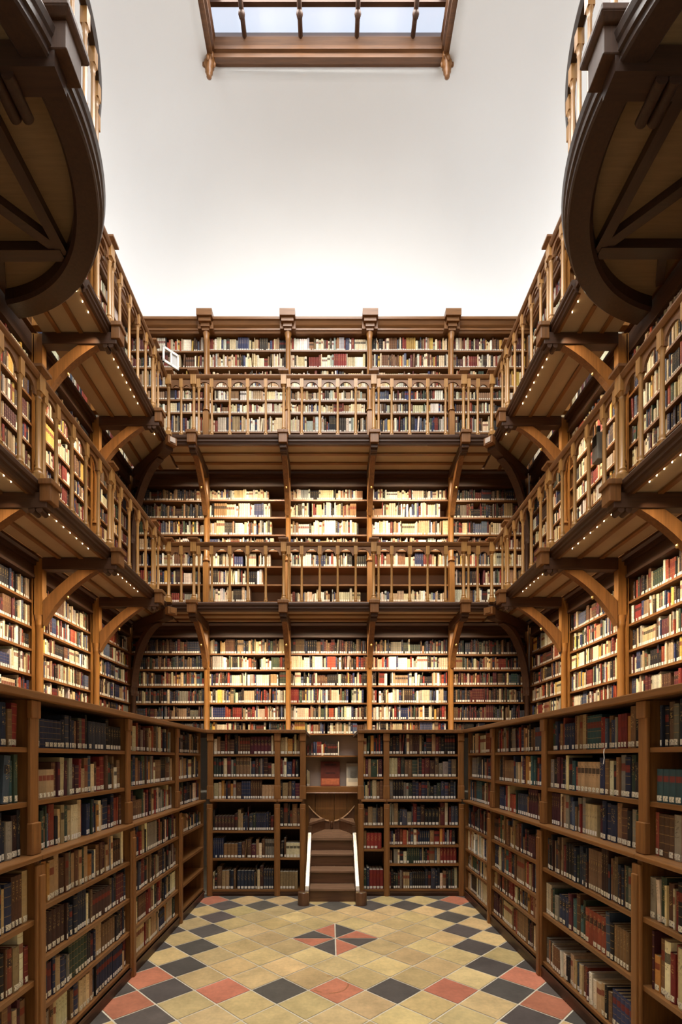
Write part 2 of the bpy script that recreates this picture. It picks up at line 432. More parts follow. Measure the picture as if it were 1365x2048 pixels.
def wall_case(side, k, tier):
    """one bay of the wall shelving: side in back/left/right"""
    z0, ztop, levels = TIER[tier]; levels = list(levels)
    if side == 'back':
        a0, a1 = BX[k], BX[k+1]
        P = lambda a, n: (a, WY-n)
        A, N = V((1, 0, 0)), V((0, -1, 0)); ax = 'X'
        where = f'back wall, {ordinal(k+1)} bay from left'
    else:
        a0, a1 = SY[k+1], SY[k]
        sx = -1 if side == 'left' else 1
        P = lambda a, n: (sx*(WX-n), a)
        A, N = V((0, 1, 0)), V((-sx, 0, 0)); ax = 'Y'
        where = f'{side} wall, {ordinal(k+1)} bay from the corner'
    def bx(mb, a_0, a_1, n0, n1, za, zb):
        p, q = P(a_0, n0), P(a_1, n1); return mb.box(p[0], q[0], p[1], q[1], za, zb)
    base = P((a0+a1)/2, -0.12)
    t = thing('bookcase', (base[0], base[1], z0), f'oak bookcase standing on the {tier}, {where}', 'bookcase', f'wall bookcases on the {tier}')
    lo = levels+[z0+0.02]
    if side != 'back' or k not in (1, 2, 3):
        lo = [z+U(-0.012, 0.012) for z in lo[:-1]]+[lo[-1]]
    bx(MB(), a0+0.016, a1-0.016, -0.315, -0.30, z0+0.002, ztop).build('back_panel', CREAM if tier == 'lower gallery' else WB, t)
    hw = 0.036
    for a, s in ((a0, 1), (a1, -1)):
        bx(MB(), a+s*0.001, a+s*0.018, -0.30, -0.0005, z0+0.002, ztop if tier != 'upper gallery' else 7.61).build('side_panel', W['Z'], t)
    for z in lo[:-1]:
        bx(MB(), a0+0.019, a1-0.019, -0.29, 0.0, z-0.022, z).build('shelf', W[ax], t)
    bx(MB(), a0+0.019, a1-0.019, -0.29, 0.0, z0+0.002, z0+0.02).build('shelf', W[ax], t)
    # frieze under the gallery above / cornice at the top
    if tier != 'upper gallery':
        f = MB(); fz = ztop-0.19
        bx(f, a0+(0.019 if side != 'back' or k else 0.05), a1-(0.019 if (side == 'back' and k < 4) or (side != 'back' and k) else 0.05), -0.29, -0.001, fz, ztop); fa, fb = a0+0.038, a1-0.038
        if side != 'back' and k == 0: fb = a1-0.09
        if side == 'back' and k == 0: fa = a0+0.09
        if side == 'back' and k == 4: fb = a1-0.09
        if tier == 'lower gallery' and side != 'back' and k >= 2: fb = fa+0.01
        bx(f, fa, fb, -0.001, 0.02, fz, ztop); bx(f, fa, fb, 0.02, 0.035, fz+0.0, fz+0.03)
        bx(f, fa, fb, 0.02, 0.045, ztop-0.07, ztop-0.035); bx(f, fa, fb, 0.02, 0.07, ztop-0.035, ztop)
        f.build('frieze', WD[ax], t)
    else:
        prof = [(0.0, 7.62), (0.03, 7.62), (0.04, 7.645), (0.055, 7.65), (0.055, 7.675), (0.08, 7.70), (0.10, 7.74), (0.12, 7.75), (0.12, 7.785), (-0.30, 7.785), (-0.30, 7.62)]
        lo_t = 0.11 if (side == 'back' and k > 0) or side != 'back' else 0.001
        hi_t = 0.11 if (side == 'back' and k < 4) or (side != 'back' and k > 0) else (0.001 if side == 'back' else 0.125)
        p, q = P(a0+lo_t, 0), P(a1-hi_t, 0)
        MB().sweep([(a, z-7.62) for a, z in prof], (p[0], p[1], 7.62), (q[0], q[1], 7.62), N, (0, 0, 1)).build('cornice', W[ax], t)
    # pilaster with half-round shaft on the far or right-hand edge of the bay
    a = a1 if side == 'back' else a0
    if not (side == 'back' and k == 4):
        c = MB(); x, y = P(a, 0.055)
        zc = {'ledge': 2.96, 'lower gallery': 5.10, 'upper gallery': 7.60}[tier]
        ped = {'ledge': z0+0.002, 'lower gallery': 4.38, 'upper gallery': 6.50}[tier]
        bx(c, a-hw, a+hw, 0.0008, 0.022, z0+0.002, ztop if tier != 'upper gallery' else 7.61)
        if tier != 'ledge':
            bx(c, a-hw*1.05, a+hw*1.05, 0.022, 0.10, z0+0.002, ped-0.03); bx(c, a-hw*0.7, a+hw*0.7, 0.022, 0.085, ped-0.03, ped)
        column(c, x, y, ped, zc, 0.033)
        if tier != 'upper gallery':
            bx(c, a-hw, a+hw, 0.012, 0.10, zc, ztop-0.005)
        c.build('pilaster', WG['Z'], t, bevel=0.0)
        if tier == 'upper gallery':
            c2 = MB()
            for zz, za, ww, nn in ((7.60, 7.64, 0.05, 0.11), (7.64, 7.69, 0.062, 0.13), (7.69, 7.745, 0.085, 0.16), (7.745, 7.835, 0.108, 0.19)):
                bx(c2, a-ww, a+ww, 0.0005, nn, zz, za)
            bx(c2, a-0.109, a+0.109, -0.2, 0.1, 7.63, 7.785)
            c2.build('cornice_block', W[ax], t)
    # books
    pal = {'ledge': PU, 'lower gallery': PW if side == 'back' and 1 <= k <= 3 else PU, 'upper gallery': PW if R() < 0.6 else PU}[tier]
    tops = [ztop-0.19 if tier != 'upper gallery' else 7.62]+[z-0.022 for z in lo[:-1]]
    corner = (side == 'back' and k in (0, 4)) or (side != 'back' and k == 0)
    for i, (z, up) in enumerate(zip(lo, tops)):
        ff = 1.0; st = 0.0; hm = 0.83; pp = pal
        if side == 'back' and tier == 'lower gallery':
            if k == 1: ff = [0.78, 0.82, 0.84, 0.84, 0.80, 0.70, 0.53, 0.95][i]
            if k == 0 and i >= 3: ff = [0, 0, 0, 0.95, 1.0, 0.94, 0.9, 0.5][i]
            if k in (2, 3) and i == 5: ff = 0.0
            if k in (2, 3) and i == 6: hm = 0.62
            if k == 2: ff = min(ff, [0.96, 0.86, 0.9, 0.88, 1, 1, 0.93, 0.8][i])
            if k == 3 and i == 1: ff = 0.9
            if k == 0 and i == 6: hm = 0.42
        if tier == 'ledge' and (i == 0 or corner) and side == 'back': pp = PD if R() < 0.6 else PL
        if corner and tier == 'lower gallery' and i < 2: pp = PD
        cl = min(up-z, 0.30)
        if ff <= 0: continue
        pA = P(a0+0.02, 0.0)
        fill((pA[0], pA[1], z), A, N, a1-a0-0.04, cl, pp, ff, st, tm=0.0225, hm=hm if cl < 0.27 else hm*0.9, depth=0.2)
for tier in TIER:
    for k in range(5): wall_case('back', k, tier)
    for k in range(3 if tier == 'upper gallery' else 4):
        wall_case('left', k, tier); wall_case('right', k, tier)

# ------------------------------------------------------------------ galleries
POSTX = [-1.7525, -0.5975, 0.5575, 1.7125]
POSTY = [5.895, 4.74, 3.585]

def gallery(side, lev):
    top = (G1, G2)[lev]; sof = top-0.075; nm = ('lower', 'upper')[lev]
    dep = (WY-GY) if side == 'back' else (WX-GX)
    Z = (0, 0, 1)
    if side == 'back':
        A, N = V((1, 0, 0)), V((0, -1, 0)); O = V((0, WY, 0)); s0, s1 = -GX, GX; posts = POSTX; ax, nx = 'X', 'Y'
    else:
        sx = -1 if side == 'left' else 1
        A, N = V((0, 1, 0)), V((-sx, 0, 0)); O = V((sx*WX, 0, 0)); s0, s1 = (3.42 if lev == 0 else 4.15), WY-0.12; posts = POSTY if lev == 0 else POSTY[:2]; ax, nx = 'Y', 'X'
        if lev == 0: s0 = 2.5
    pt = lambda a, n, z: O+A*a+N*n+V((0, 0, z))
    def bx(mb, a0, a1, n0, n1, z0, z1):
        p, q = pt(a0, n0, z0), pt(a1, n1, z1); return mb.box(p.x, q.x, p.y, q.y, z0, z1)
    c = pt((s0+s1)/2, dep/2, sof)
    desc = {'back': 'across the back wall', 'left': 'along the left wall', 'right': 'along the right wall'}[side]
    g = thing('gallery', c, f'{nm} oak gallery with panelled soffit and braced beams {desc}', 'gallery', 'galleries round the room')
    in0 = 0.105
    inner0, inner1 = (s0, s1) if side != 'back' else (-GX+0.001, GX-0.001)
    d1 = s1 if side != 'back' else GX
    # deck, plaster soffit, battens, fascia
    e0, e1 = (s0, WY-0.115) if side != 'back' else (-GX+0.001, GX-0.001)
    cut = side != 'back' and lev == 1
    if cut: bcx, bcy, br = BALC[side]
    edge = lambda n: bcy+math.sqrt((br+0.056)**2-(WX-n-abs(bcx))**2) if cut else e0
    def slab(n1, z0, z1):
        if not cut: return bx(MB(), e0, e1, in0, n1, z0, z1)
        ns = [in0+(n1-in0)*q/12 for q in range(13)]
        return MB().sweep([(sx*(WX-n), edge(n)) for n in ns]+[(sx*(WX-n1), e1), (sx*(WX-in0), e1)], (0, 0, z0), (0, 0, z1), (1, 0, 0), (0, 1, 0))
    slab(dep-0.002, sof+0.03, top).build('deck', WD[ax], g)
    slab(dep-0.035, sof+0.012, sof+0.03).build('soffit', SOFFIT, g)
    for n in (in0+0.16, in0+0.37):
        bx(MB(), edge(n-0.02) if cut else e0, e1, n-0.02, n+0.02, sof-0.008, sof+0.012).build('batten', W[ax], g)
    prof = [(-0.028, -0.012), (0.0, -0.012), (0.006, 0.01), (0.02, 0.02), (0.02, 0.04), (0.035, 0.055), (0.04, 0.08), (0.03, 0.095), (-0.028, 0.095)]
    f0, f1 = (s0, GY-0.0405) if side != 'back' else (-GX+0.10, GX-0.10)
    if cut: f0 = edge(dep)+0.05
    MB().sweep(prof, pt(f0, dep, sof), pt(f1, dep, sof), N, Z).build('fascia', WD[ax], g)
    bx(MB(), f0+(0.03 if cut else 0), (f1 if side == 'back' else GY-0.06), dep-0.06, dep-0.03, sof-0.005, sof+0.012).build('batten', W[ax], g)
    # cross beams with braces
    for a in posts:
        b = MB(); w = 0.045
        bx(b, a-w, a+w, 0.102, dep+0.09, sof-0.105, sof+0.008)
        # rounded corbel rolls under the end
        for n in (dep-0.02, dep+0.035):
            b.sweep([(0.024*math.cos(q*math.pi/6), 0.024*math.sin(q*math.pi/6)) for q in range(12)], pt(a-w*0.9, n, sof-0.115), pt(a+w*0.9, n, sof-0.115), N, Z, True)
        b.build('cross_beam', WD[nx], g, bevel=0.006)
        e = MB(); bx(e, a-0.055, a+0.055, dep+0.042, dep+0.125, sof-0.06, top+0.0205); bx(e, a-0.068, a+0.068, dep+0.041, dep+0.14, sof+0.055, sof+0.0955)
        e.build('beam_end_block', W['Z'], g, bevel=0.005)
        k = MB()                                             # knee brace, slightly hollowed underneath
        bez = lambda p, c, r: [((1-u)**2*p[0]+2*u*(1-u)*c[0]+u*u*r[0], (1-u)**2*p[1]+2*u*(1-u)*c[1]+u*u*r[1]) for u in (q/10 for q in range(11))]
        poly = bez((0.106, sof-0.63), (0.27, sof-0.31), (0.62, sof-0.107))+bez((0.44, sof-0.107), (0.26, sof-0.235), (0.106, sof-0.40))
        k.sweep([(n, z) for n, z in poly], pt(a-0.034, 0, 0), pt(a+0.034, 0, 0), N, Z)
        kb_ = k.build('knee_brace', W['Z'], g)
        kp = MB(); q = pt(a, 0.325, sof-0.36); kp.lathe([(0.0, -0.02), (0.012, -0.012), (0.012, 0.01), (0.0, 0.02)], q, 8); kp.build('boss', BRASS, kb_)
    # LED downlights behind the fascia
    cells = []
    if side == 'back':
        ed = [-GX]+posts+[GX]
    else:
        ed = ([max(s0, 2.75)] if lev == 0 else [3.585])+sorted(posts)+[GY-0.02]
    for i in range(len(ed)-1):
        L = ed[i+1]-ed[i]; n = 7 if L > 0.8 else (2 if L > 0.3 else 0)
        for j in range(n):
            a = ed[i]+L*(0.24+0.54*j/max(1, n-1)) if n > 2 else ed[i]+L*(0.4+0.25*j)
            if side != 'back' and a < (edge(dep-0.075) if cut else s0): continue
            p = pt(a, dep-0.075, sof+(0.016 if side == 'back' else 0.004))
            MB().lathe([(0.0, -0.007), (0.003, -0.005), (0.0042, -0.002), (0.0042, 0.008)], p, 8).build('downlight', LED, g)
        if L > 0.3:
            cells.append((ed[i], ed[i+1]))
    # the light of each run of LEDs
    for a0, a1 in cells:
        if side != 'back' and a1 < s0+0.2: continue
        if side != 'back': a0 = max(a0, s0)
        L = a1-a0; ld = bpy.data.lights.new('led_run', 'AREA'); ld.shape = 'RECTANGLE'; ld.size = L*0.72; ld.size_y = 0.02
        ld.energy = LEDW*(L/BAY)*(1.25 if side == 'back' else 1.0)*(0.8 if L < 0.8 else 1.0); ld.color = (1.0, 0.81, 0.58); ld.spread = math.radians(100)
        lo = bpy.data.objects.new('led_run', ld); COL.objects.link(lo)
        p = pt((a0+a1)/2, dep-0.075, sof-0.02); lo.location = p
        d = (-N*0.62+V((0, 0, -1.0))).normalized()
        zax = -d; xax = A; yax = zax.cross(xax).normalized(); xax = yax.cross(zax)
        lo.rotation_euler = Matrix((xax, yax, zax)).transposed().to_euler()
    return g
LEDW = 13.5; GAL = {}
BALC = {'left': (-2.99, 3.03, 1.42), 'right': (3.12, 3.05, 1.487)}
for lev in (0, 1):
    for side in ('back', 'left', 'right'): GAL[side, lev] = gallery(side, lev)

def corner_bracket(sx, lev):
    top = (G1, G2)[lev]; sof = top-0.075
    nm = ('lower', 'upper')[lev]; sd = 'left' if sx < 0 else 'right'
    p0 = V((sx*(WX-0.06), WY-0.06, 0)); p1 = V((sx*(GX-0.03), GY-0.03, 0)); d = (p1-p0); L = d.length; d.normalize()
    t = GAL[sd, lev]
    n = V((-d.y, d.x, 0)); Z = (0, 0, 1)
    MB().sweep([(-0.05, sof-0.13), (0.05, sof-0.13), (0.05, sof-0.012), (-0.05, sof-0.012)], p0+d*0.08, p1+d*0.07, n, Z).build('diagonal_beam', WD['X'], t)
    e = MB(); e.sweep([(-0.06, sof-0.09), (0.06, sof-0.09), (0.06, sof+0.0), (-0.06, sof+0.0)], p1+d*0.075, p1+d*0.15, n, Z); e.build('beam_end_block', W['Z'], t)
    pr = [(0.03+0.80*L*(1-math.cos(q/14*math.pi/2)), sof-1.02+0.87*math.sin(q/14*math.pi/2)) for q in range(15)]
    inn = [(0.03+0.62*L*(1-math.cos(q/14*math.pi/2)), sof-0.86+0.725*math.sin(q/14*math.pi/2)) for q in range(15)]
    MB().sweep(pr+inn[::-1], p0-n*0.045, p0+n*0.045, d, Z).build('arched_brace', WD['Z'], t)
    c = MB(); column(c, p0.x+sx*0.0, p0.y, top-2.0 if lev else LEDGE+0.003, sof-0.9, 0.036); c.build('corner_shaft', WD['Z'], t)
    q = p1+d*0.16+V((0, 0, sof-0.075)); MB().sweep([(-0.035, 0), (0.035, 0), (0.035, 0.06), (-0.035, 0.06)], q-d*0.008, q+d*0.001, n, Z).build('end_plate', CREAM if lev else W['Z'], t)
for sx in (-1, 1):
    for lev in (0, 1): corner_bracket(sx, lev)

# ------------------------------------------------------------------ railings
def baluster_mesh(mb, p, z0, zr):
    h = zr-0.045-z0
    x, y = p[0], p[1]
    mb.box(x-0.021, x+0.021, y-0.021, y+0.021, z0, z0+0.022)
    mb.lathe([(0.026, 0.022), (0.026, 0.03), (0.019, 0.04), (0.023, 0.05), (0.0165, 0.065), (0.0135, h-0.17), (0.017, h-0.155), (0.014, h-0.145), (0.021, h-0.125), (0.024, h-0.108)], (x, y, z0), 10)
    mb.box(x-0.023, x+0.023, y-0.023, y+0.023, z0+h-0.108, z0+h)
def post_mesh(mb, p, z0, zr):
    x, y = p[0], p[1]
    mb.box(x-0.036, x+0.036, y-0.036, y+0.036, z0, z0+0.05)
    mb.lathe([(0.036, 0.05), (0.036, 0.065), (0.025, 0.08), (0.03, 0.095), (0.021, 0.11), (0.0185, RH-0.20), (0.024, RH-0.185), (0.019, RH-0.17), (0.034, RH-0.145)], (x, y, z0), 12)
    mb.box(x-0.036, x+0.036, y-0.036, y+0.036, z0+RH-0.145, zr+0.004)
def post(p, z0, zr, parent):
    m = MB(); post_mesh(m, p, z0, zr); o = m.build('newel_post', WS, parent, bevel=0.003); x, y = p[0], p[1]
    c = MB(); c.frustum(x, y, zr+0.004, zr+0.03, 0.038, 0.062); c.box(x-0.064, x+0.064, y-0.064, y+0.064, zr+0.03, zr+0.05)
    c.build('cap', W['Z'], o)
def arcade(mb, p0, p1, z1, n):
    """board between two posts cut into n round arches"""
    p0, p1 = V(p0), V(p1); d = p1-p0; L = d.length; d.normalize(); s = L/n; nn = V((-d.y, d.x, 0))
    for i in range(n):
        c = (i+0.5)*s; r = s*0.5-0.026; zb = z1-0.115
        arc = [(c+r*math.cos(math.pi*(1-q/10)), zb+min(r, 0.085)*math.sin(math.pi*q/10)) for q in range(11)]
        for half in (0, 1):
            pts = [(i*s+0.001, zb), arc[0]]+arc[1:6]+[(c, z1), (i*s+0.001, z1)] if half == 0 else [(c, z1)]+arc[5:10]+[arc[10], ((i+1)*s-0.001, zb), ((i+1)*s-0.001, z1)]
            mb.sweep(pts, p0-nn*0.009, p0+nn*0.009, d, (0, 0, 1))

def railing(side, lev):
    top = (G1, G2)[lev]+0.022; zr = (G1, G2)[lev]+RH; nm = ('lower', 'upper')[lev]
    if side == 'back':
        y = GY+0.005; pts = [-GX+0.045]+POSTX+[GX-0.045]; P = lambda a: (a, y, 0); cnt = [2, 5, 5, 5, 2]; ax = 'X'; h0, h1 = -GX+0.09, GX-0.09
        lab = f'oak baluster railing with round arches on the {nm} gallery across the back'
    else:
        sx = -1 if side == 'left' else 1; x = sx*(GX-0.005)
        near = 2.5 if lev == 0 else 4.26
        pts = [near]+[p for p in sorted(POSTY) if p > near+0.1]+[GY-0.10]; P = lambda a: (x, a, 0); ax = 'Y'; h0, h1 = near, GY-0.04
        cnt = [max(1, round((pts[i+1]-pts[i])/0.231)) for i in range(len(pts)-1)]
        lab = f'oak baluster railing on the {nm} gallery along the {side} wall'
    c = P((pts[0]+pts[-1])/2)
    t = thing('railing', (c[0], c[1], top), lab, 'railing', 'gallery railings')
    hp = [(-0.035, -0.012), (-0.028, -0.03), (-0.02, -0.045), (0.02, -0.045), (0.028, -0.03), (0.035, -0.012), (0.035, 0.0), (-0.035, 0.0)]
    A = V((0, 1, 0)) if side == 'back' else V((1, 0, 0))
    MB().sweep(hp, V(P(h0))+V((0, 0, zr)), V(P(h1))+V((0, 0, zr)), A, (0, 0, 1)).build('handrail', W[ax], t)
    for i, a in enumerate(pts):
        if side != 'back' and i == 0: continue
        if side == 'back' or i < len(pts)-1:
            post(P(a), top, zr, t)
    for i in range(len(pts)-1):
        n = cnt[i]; L = pts[i+1]-pts[i]
        for j in range(1, n):
            m = MB(); baluster_mesh(m, P(pts[i]+L*j/n), top, zr); m.build('baluster', WS, t)
        # extra baluster tucked beside each newel
        if i > 0:
            m = MB(); baluster_mesh(m, P(pts[i]+0.064), top, zr); m.build('baluster', WS, t)
        m = MB(); arcade(m, P(pts[i]+0.03), P(pts[i+1]-0.03), zr-0.046, n); m.build('arcade_board', W[ax], t)
for lev in (0, 1):
    for side in ('back', 'left', 'right'): railing(side, lev)

# ------------------------------------------------------------------ round balconies at the upper gallery
def balcony(sx, cx, cy, rad):
    sd = 'left' if sx < 0 else 'right'
    sof = G2-0.075; top = G2; Z = (0, 0, 1)
    t = thing('round_balcony', (cx, cy, sof), f'dark half-round oak balcony seen from below, bulging from the {sd} wall', 'balcony', 'round balconies')
    # angles: from the far meeting with the wall towards the near one
    al = math.acos((abs(cx)-WX+0.05)/rad); a0 = al if sx < 0 else math.pi-al; a1 = -al if sx < 0 else math.pi+al; XE = sx*(WX-0.05)
    prof = [(0.0, sof-0.10), (0.012, sof-0.085), (0.012, sof-0.05), (0.028, sof-0.04), (0.028, sof+0.0), (0.04, sof+0.02), (0.05, sof+0.06), (0.04, sof+0.085), (-0.16, sof+0.085), (-0.16, sof-0.075), (-0.14, sof-0.10)]
    MB().arc(prof, cx, cy, rad, a0, a1, 64).build('rim', WSHADE['Z'], t)
    d = MB(); n = 48; vs = [(XE, cy, sof+0.02)]+[(cx+(rad-0.155)*math.cos(a0+(a1-a0)*k/n), cy+(rad-0.155)*math.sin(a0+(a1-a0)*k/n), sof+0.02) for k in range(n+1)]
    d.add(vs+[(x, y, z+0.02) for x, y, z in vs], [(0, k+1, k+2) for k in range(n)]+[(n+2, n+3+k+1, n+3+k) for k in range(n)])
    d.build('soffit', BOARDED_SHADED, t)
    d = MB(); vs = [(x, y, top-0.03) for x, y, z in vs]; d.add(vs+[(x, y, z+0.03) for x, y, z in vs], [(0, k+1, k+2) for k in range(n)]+[(n+2, n+3+k+1, n+3+k) for k in range(n)]); d.build('deck', WSHADE['Y'], t)
    hub = V((sx*GX*1.0, cy+math.sqrt((rad-0.15)**2-(abs(cx)-GX)**2), 0)); hub.y -= 0.03
    def rib(p, q, w, h):
        p, q = V(p), V(q); dd = (q-p).normalized(); nn = V((-dd.y, dd.x, 0))
        return MB().sweep([(-w, sof-h), (w, sof-h), (w, sof+0.019), (-w, sof+0.019)], p, q, nn, Z)
    rib(hub, (sx*GX, 2.91, 0), 0.04, 0.05).build('rib', WSHADE['Y'], t)
    rib(hub, (XE, hub.y-0.78, 0), 0.04, 0.045).build('rib', WSHADE['X'], t)
    rib(hub, (XE, hub.y-0.0, 0), 0.045, 0.055).build('rib', WSHADE['X'], t)
    rib(hub+V((sx*0.5, -0.02, 0)), (XE, hub.y+0.28, 0), 0.03, 0.04).build('rib', WSHADE['X'], t)
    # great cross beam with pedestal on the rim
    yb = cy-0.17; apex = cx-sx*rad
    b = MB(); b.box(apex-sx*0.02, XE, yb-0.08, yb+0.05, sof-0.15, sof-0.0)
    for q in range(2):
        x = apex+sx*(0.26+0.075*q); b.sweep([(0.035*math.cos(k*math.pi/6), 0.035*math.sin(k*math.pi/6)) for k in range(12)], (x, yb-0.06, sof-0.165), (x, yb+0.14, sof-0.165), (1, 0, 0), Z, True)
    b.build('cross_beam', WSHADE['X'], t)
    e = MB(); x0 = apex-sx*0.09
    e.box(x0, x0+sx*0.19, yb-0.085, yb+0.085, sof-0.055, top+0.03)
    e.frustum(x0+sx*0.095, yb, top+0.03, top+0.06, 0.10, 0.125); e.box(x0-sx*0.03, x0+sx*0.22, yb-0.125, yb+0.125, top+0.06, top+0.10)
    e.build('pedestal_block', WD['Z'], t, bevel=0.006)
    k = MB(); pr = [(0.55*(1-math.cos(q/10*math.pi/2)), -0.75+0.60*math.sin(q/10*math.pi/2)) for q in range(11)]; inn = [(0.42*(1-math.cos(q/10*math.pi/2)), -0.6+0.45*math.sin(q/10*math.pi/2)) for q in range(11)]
    k.sweep(pr+inn[::-1], (XE, yb-0.06, sof), (XE, yb+0.04, sof), (-sx, 0, 0), Z); k.build('knee_brace', WSHADE['Z'], t)
    # railing
    zr = top+RH; r = thing('railing', (cx, cy, top), f'curved baluster railing round the rim of the {sd} round balcony', 'railing', 'gallery railings')
    ar = math.acos((abs(cx)-GX+0.02)/rad); ar = ar if sx < 0 else math.pi-ar
    MB().arc([(-0.035, zr-0.012), (-0.02, zr-0.05), (0.02, zr-0.05), (0.035, zr-0.012), (0.035, zr), (-0.035, zr)], cx, cy, rad-0.01, ar, a1, 64).build('handrail', WSHADE['Z'], r)
    nb = int(math.pi*rad/0.2)
    for q in range(2, nb-1):
        a = a0+(a1-a0)*q/nb
        if (a-ar)*(1 if sx > 0 else -1) < 0.04: continue
        x, y = cx+(rad-0.01)*math.cos(a), cy+(rad-0.01)*math.sin(a)
        if abs(x-apex) < 0.2 and abs(y-yb) < 0.13: continue
        m = MB(); baluster_mesh(m, (x, y), top+0.011, zr-0.004); m.build('baluster', WS, r)
    for dy in (0.0,):
        post((apex+sx*0.02, yb), top+0.101, zr, r)
balcony(-1, *BALC['left'])
balcony(1, *BALC['right'])

# ------------------------------------------------------------------ low bookcases in front of the walkway
LOWTOP = LEDGE-0.037
def low_case(side, a0, a1, upper, lower, label, bayname, pals=None, fills=None, tm=0.0325, posts=(False, True), hm=None):
    if side == 'back':
        P = lambda a, n: (a, YB-n); A, N = V((1, 0, 0)), V((0, -1, 0)); ax = 'X'
    else:
        sx = -1 if side == 'left' else 1; X0 = XL if side == 'left' else XR
        P = lambda a, n: (X0+sx*(-n), a); A, N = V((0, 1, 0)), V((-sx, 0, 0)); ax = 'Y'
    def bx(mb, a_0, a_1, n0, n1, za, zb):
        p, q = P(a_0, n0), P(a_1, n1); return mb.box(p[0], q[0], p[1], q[1], za, zb)
    b = P((a0+a1)/2, -0.15); t = thing('bookcase', (b[0], b[1], 0.0), label, 'bookcase', 'low bookcases carrying the walkway')
    D = 0.33; up = -0.035                      # the upper half stands a little further back
    bx(MB(), a0+0.002, a1-0.002, -D, -D+0.015, 0.0, LOWTOP).build('back_panel', WB, t)
    for a, s in ((a0, 1), (a1, -1)):
        bx(MB(), a+s*0.001, a+s*0.02, -D+0.016, -0.004, 0.0, MID-0.031).build('side_panel', W['Z'], t)
        bx(MB(), a+s*0.001, a+s*0.02, -D+0.016, up-0.004, MID+0.001, LOWTOP).build('side_panel', W['Z'], t)
    pl = MB(); bx(pl, a0+0.02, a1-0.02, -0.04, 0.0, 0.0, lower[-1]-0.026); bx(pl, a0+0.036, a1-0.036, 0.0, 0.012, 0.0, lower[-1]-0.026); bx(pl, a0+0.036, a1-0.036, 0.0, 0.02, lower[-1]-0.045, lower[-1]-0.026); pl.build('plinth', WD[ax], t)
    lw = list(lower)
    for z in lw: bx(MB(), a0+0.021, a1-0.021, -D+0.016, 0.0, z-0.024, z).build('shelf', W[ax], t)
    m = MB(); bx(m, a0+0.001, a1-0.001, -D+0.016, 0.026, MID-0.026, MID); m.build('middle_ledge', W[ax], t, bevel=0.006)
    for z in upper: bx(MB(), a0+0.021, a1-0.021, -D+0.016, up, z-0.024, z).build('shelf', W[ax], t)
    w = 0.034
    for a, s, on in ((a0, 1, posts[0]), (a1, -1, posts[1])):
        if not on: continue
        p = MB(); lo_, hi_ = (a-w, a+w)
        p2 = MB()
        bx(p, lo_, hi_, 0.0005, 0.018, 0.0, MID-0.05); bx(p, lo_+0.012, hi_-0.012, 0.0005, 0.03, 0.0, MID-0.10)
        p.build('stile', WL['Z'], t, bevel=0.005)
        bx(p2, lo_, hi_, up+0.0005, up+0.02, MID+0.001, LOWTOP-0.001); bx(p2, lo_-0.004, hi_+0.004, up+0.0005, up+0.032, MID+0.001, MID+0.16); bx(p2, lo_-0.004, hi_+0.004, up+0.0005, up+0.03, LOWTOP-0.09, LOWTOP-0.001)
        p2.build('stile', WL['Z'], t, bevel=0.005)
    tops = [(z, LOWTOP if i == 0 else upper[i-1]-0.024, up) for i, z in enumerate(list(upper)+[MID])]
    tops += [(z, MID-0.028 if i == 0 else lw[i-1]-0.024, 0.0) for i, z in enumerate(lw)]
    for i, (z, zt, off) in enumerate(tops):
        ff = 1.0; st = 0
        if fills and i in fills: ff = fills[i]
        if ff <= 0: continue
        s0, ee = a0+0.024, a1-0.024
        if posts[0]: s0 += 0.004
        p = P(s0, off)
        cl = zt-z
        hh = 0.78 if cl > 0.26 else 0.86
        if hm and i in hm: hh = hm[i]
        fill((p[0], p[1], z), A, N, ee-s0, cl, (pals or {}).get(i, random.choice([PL, PL, PL, PD])), ff, st, tm=tm*U(0.9, 1.12), hm=hh, depth=0.235, meta=(side, bayname, i), setb=0.02, sets=0.10, lab=1.0)
    return t

UPS = (1.652, 1.383); L4 = (0.846, 0.578, 0.335, 0.10); L3 = (0.80, 0.47, 0.112)
low_case('left', 4.79, 5.72, UPS, L4, 'oak low bookcase at far end of left side with three empty bottom shelves', 'left bay with empty shelves', fills={4: 0, 5: 0, 6: 0}, posts=(False, False), hm={3: 0.6})
low_case('left', 3.63, 4.79, UPS, L4, 'oak low bookcase on left side, next to the one with empty shelves', 'middle left bay')
low_case('left', 2.47, 3.63, UPS, L4, 'oak low bookcase on left side, nearest one standing whole in view', 'near left bay', hm={0: 0.82, 1: 0.78})
low_case('left', 1.31, 2.47, UPS, (0.80, 0.50, 0.25, 0.02), 'oak low bookcase cut off by the left picture edge', 'left edge bay', fills={6: 0.0})
low_case('right', 4.80, 5.72, UPS, (0.82, 0.56, 0.36, 0.11), 'oak low bookcase at far end of right side with white spines near the floor', 'far right bay', posts=(False, False), pals={4: PW, 6: PW})
low_case('right', 3.65, 4.80, UPS, (0.82, 0.56, 0.37, 0.118), 'oak low bookcase on right side, second from the far corner', 'middle right bay')
low_case('right', 2.49, 3.65, UPS, L3, 'oak low bookcase on right side with tall dark gap over its bottom books', 'near right bay', hm={5: 0.55, 4: 0.7}, tm=0.031, pals={5: PL+PW, 4: PL})
low_case('right', 1.33, 2.49, UPS, (0.81, 0.47, 0.10), 'oak low bookcase cut off by the right picture edge', 'right edge bay', hm={3: 0.7, 4: 0.8, 5: 0.5})
kb = YB
UB = (1.643, 1.376)
low_case('back', XL+0.06, -0.616, UB, (0.754, 0.433, 0.07), 'wide oak low bookcase in the back row, left of the stairs', 'back wide left bay', hm={3: 0.6, 4: 0.66, 5: 0.66}, posts=(True, True), pals={i: (PD if i % 2 else PL) for i in range(6)})
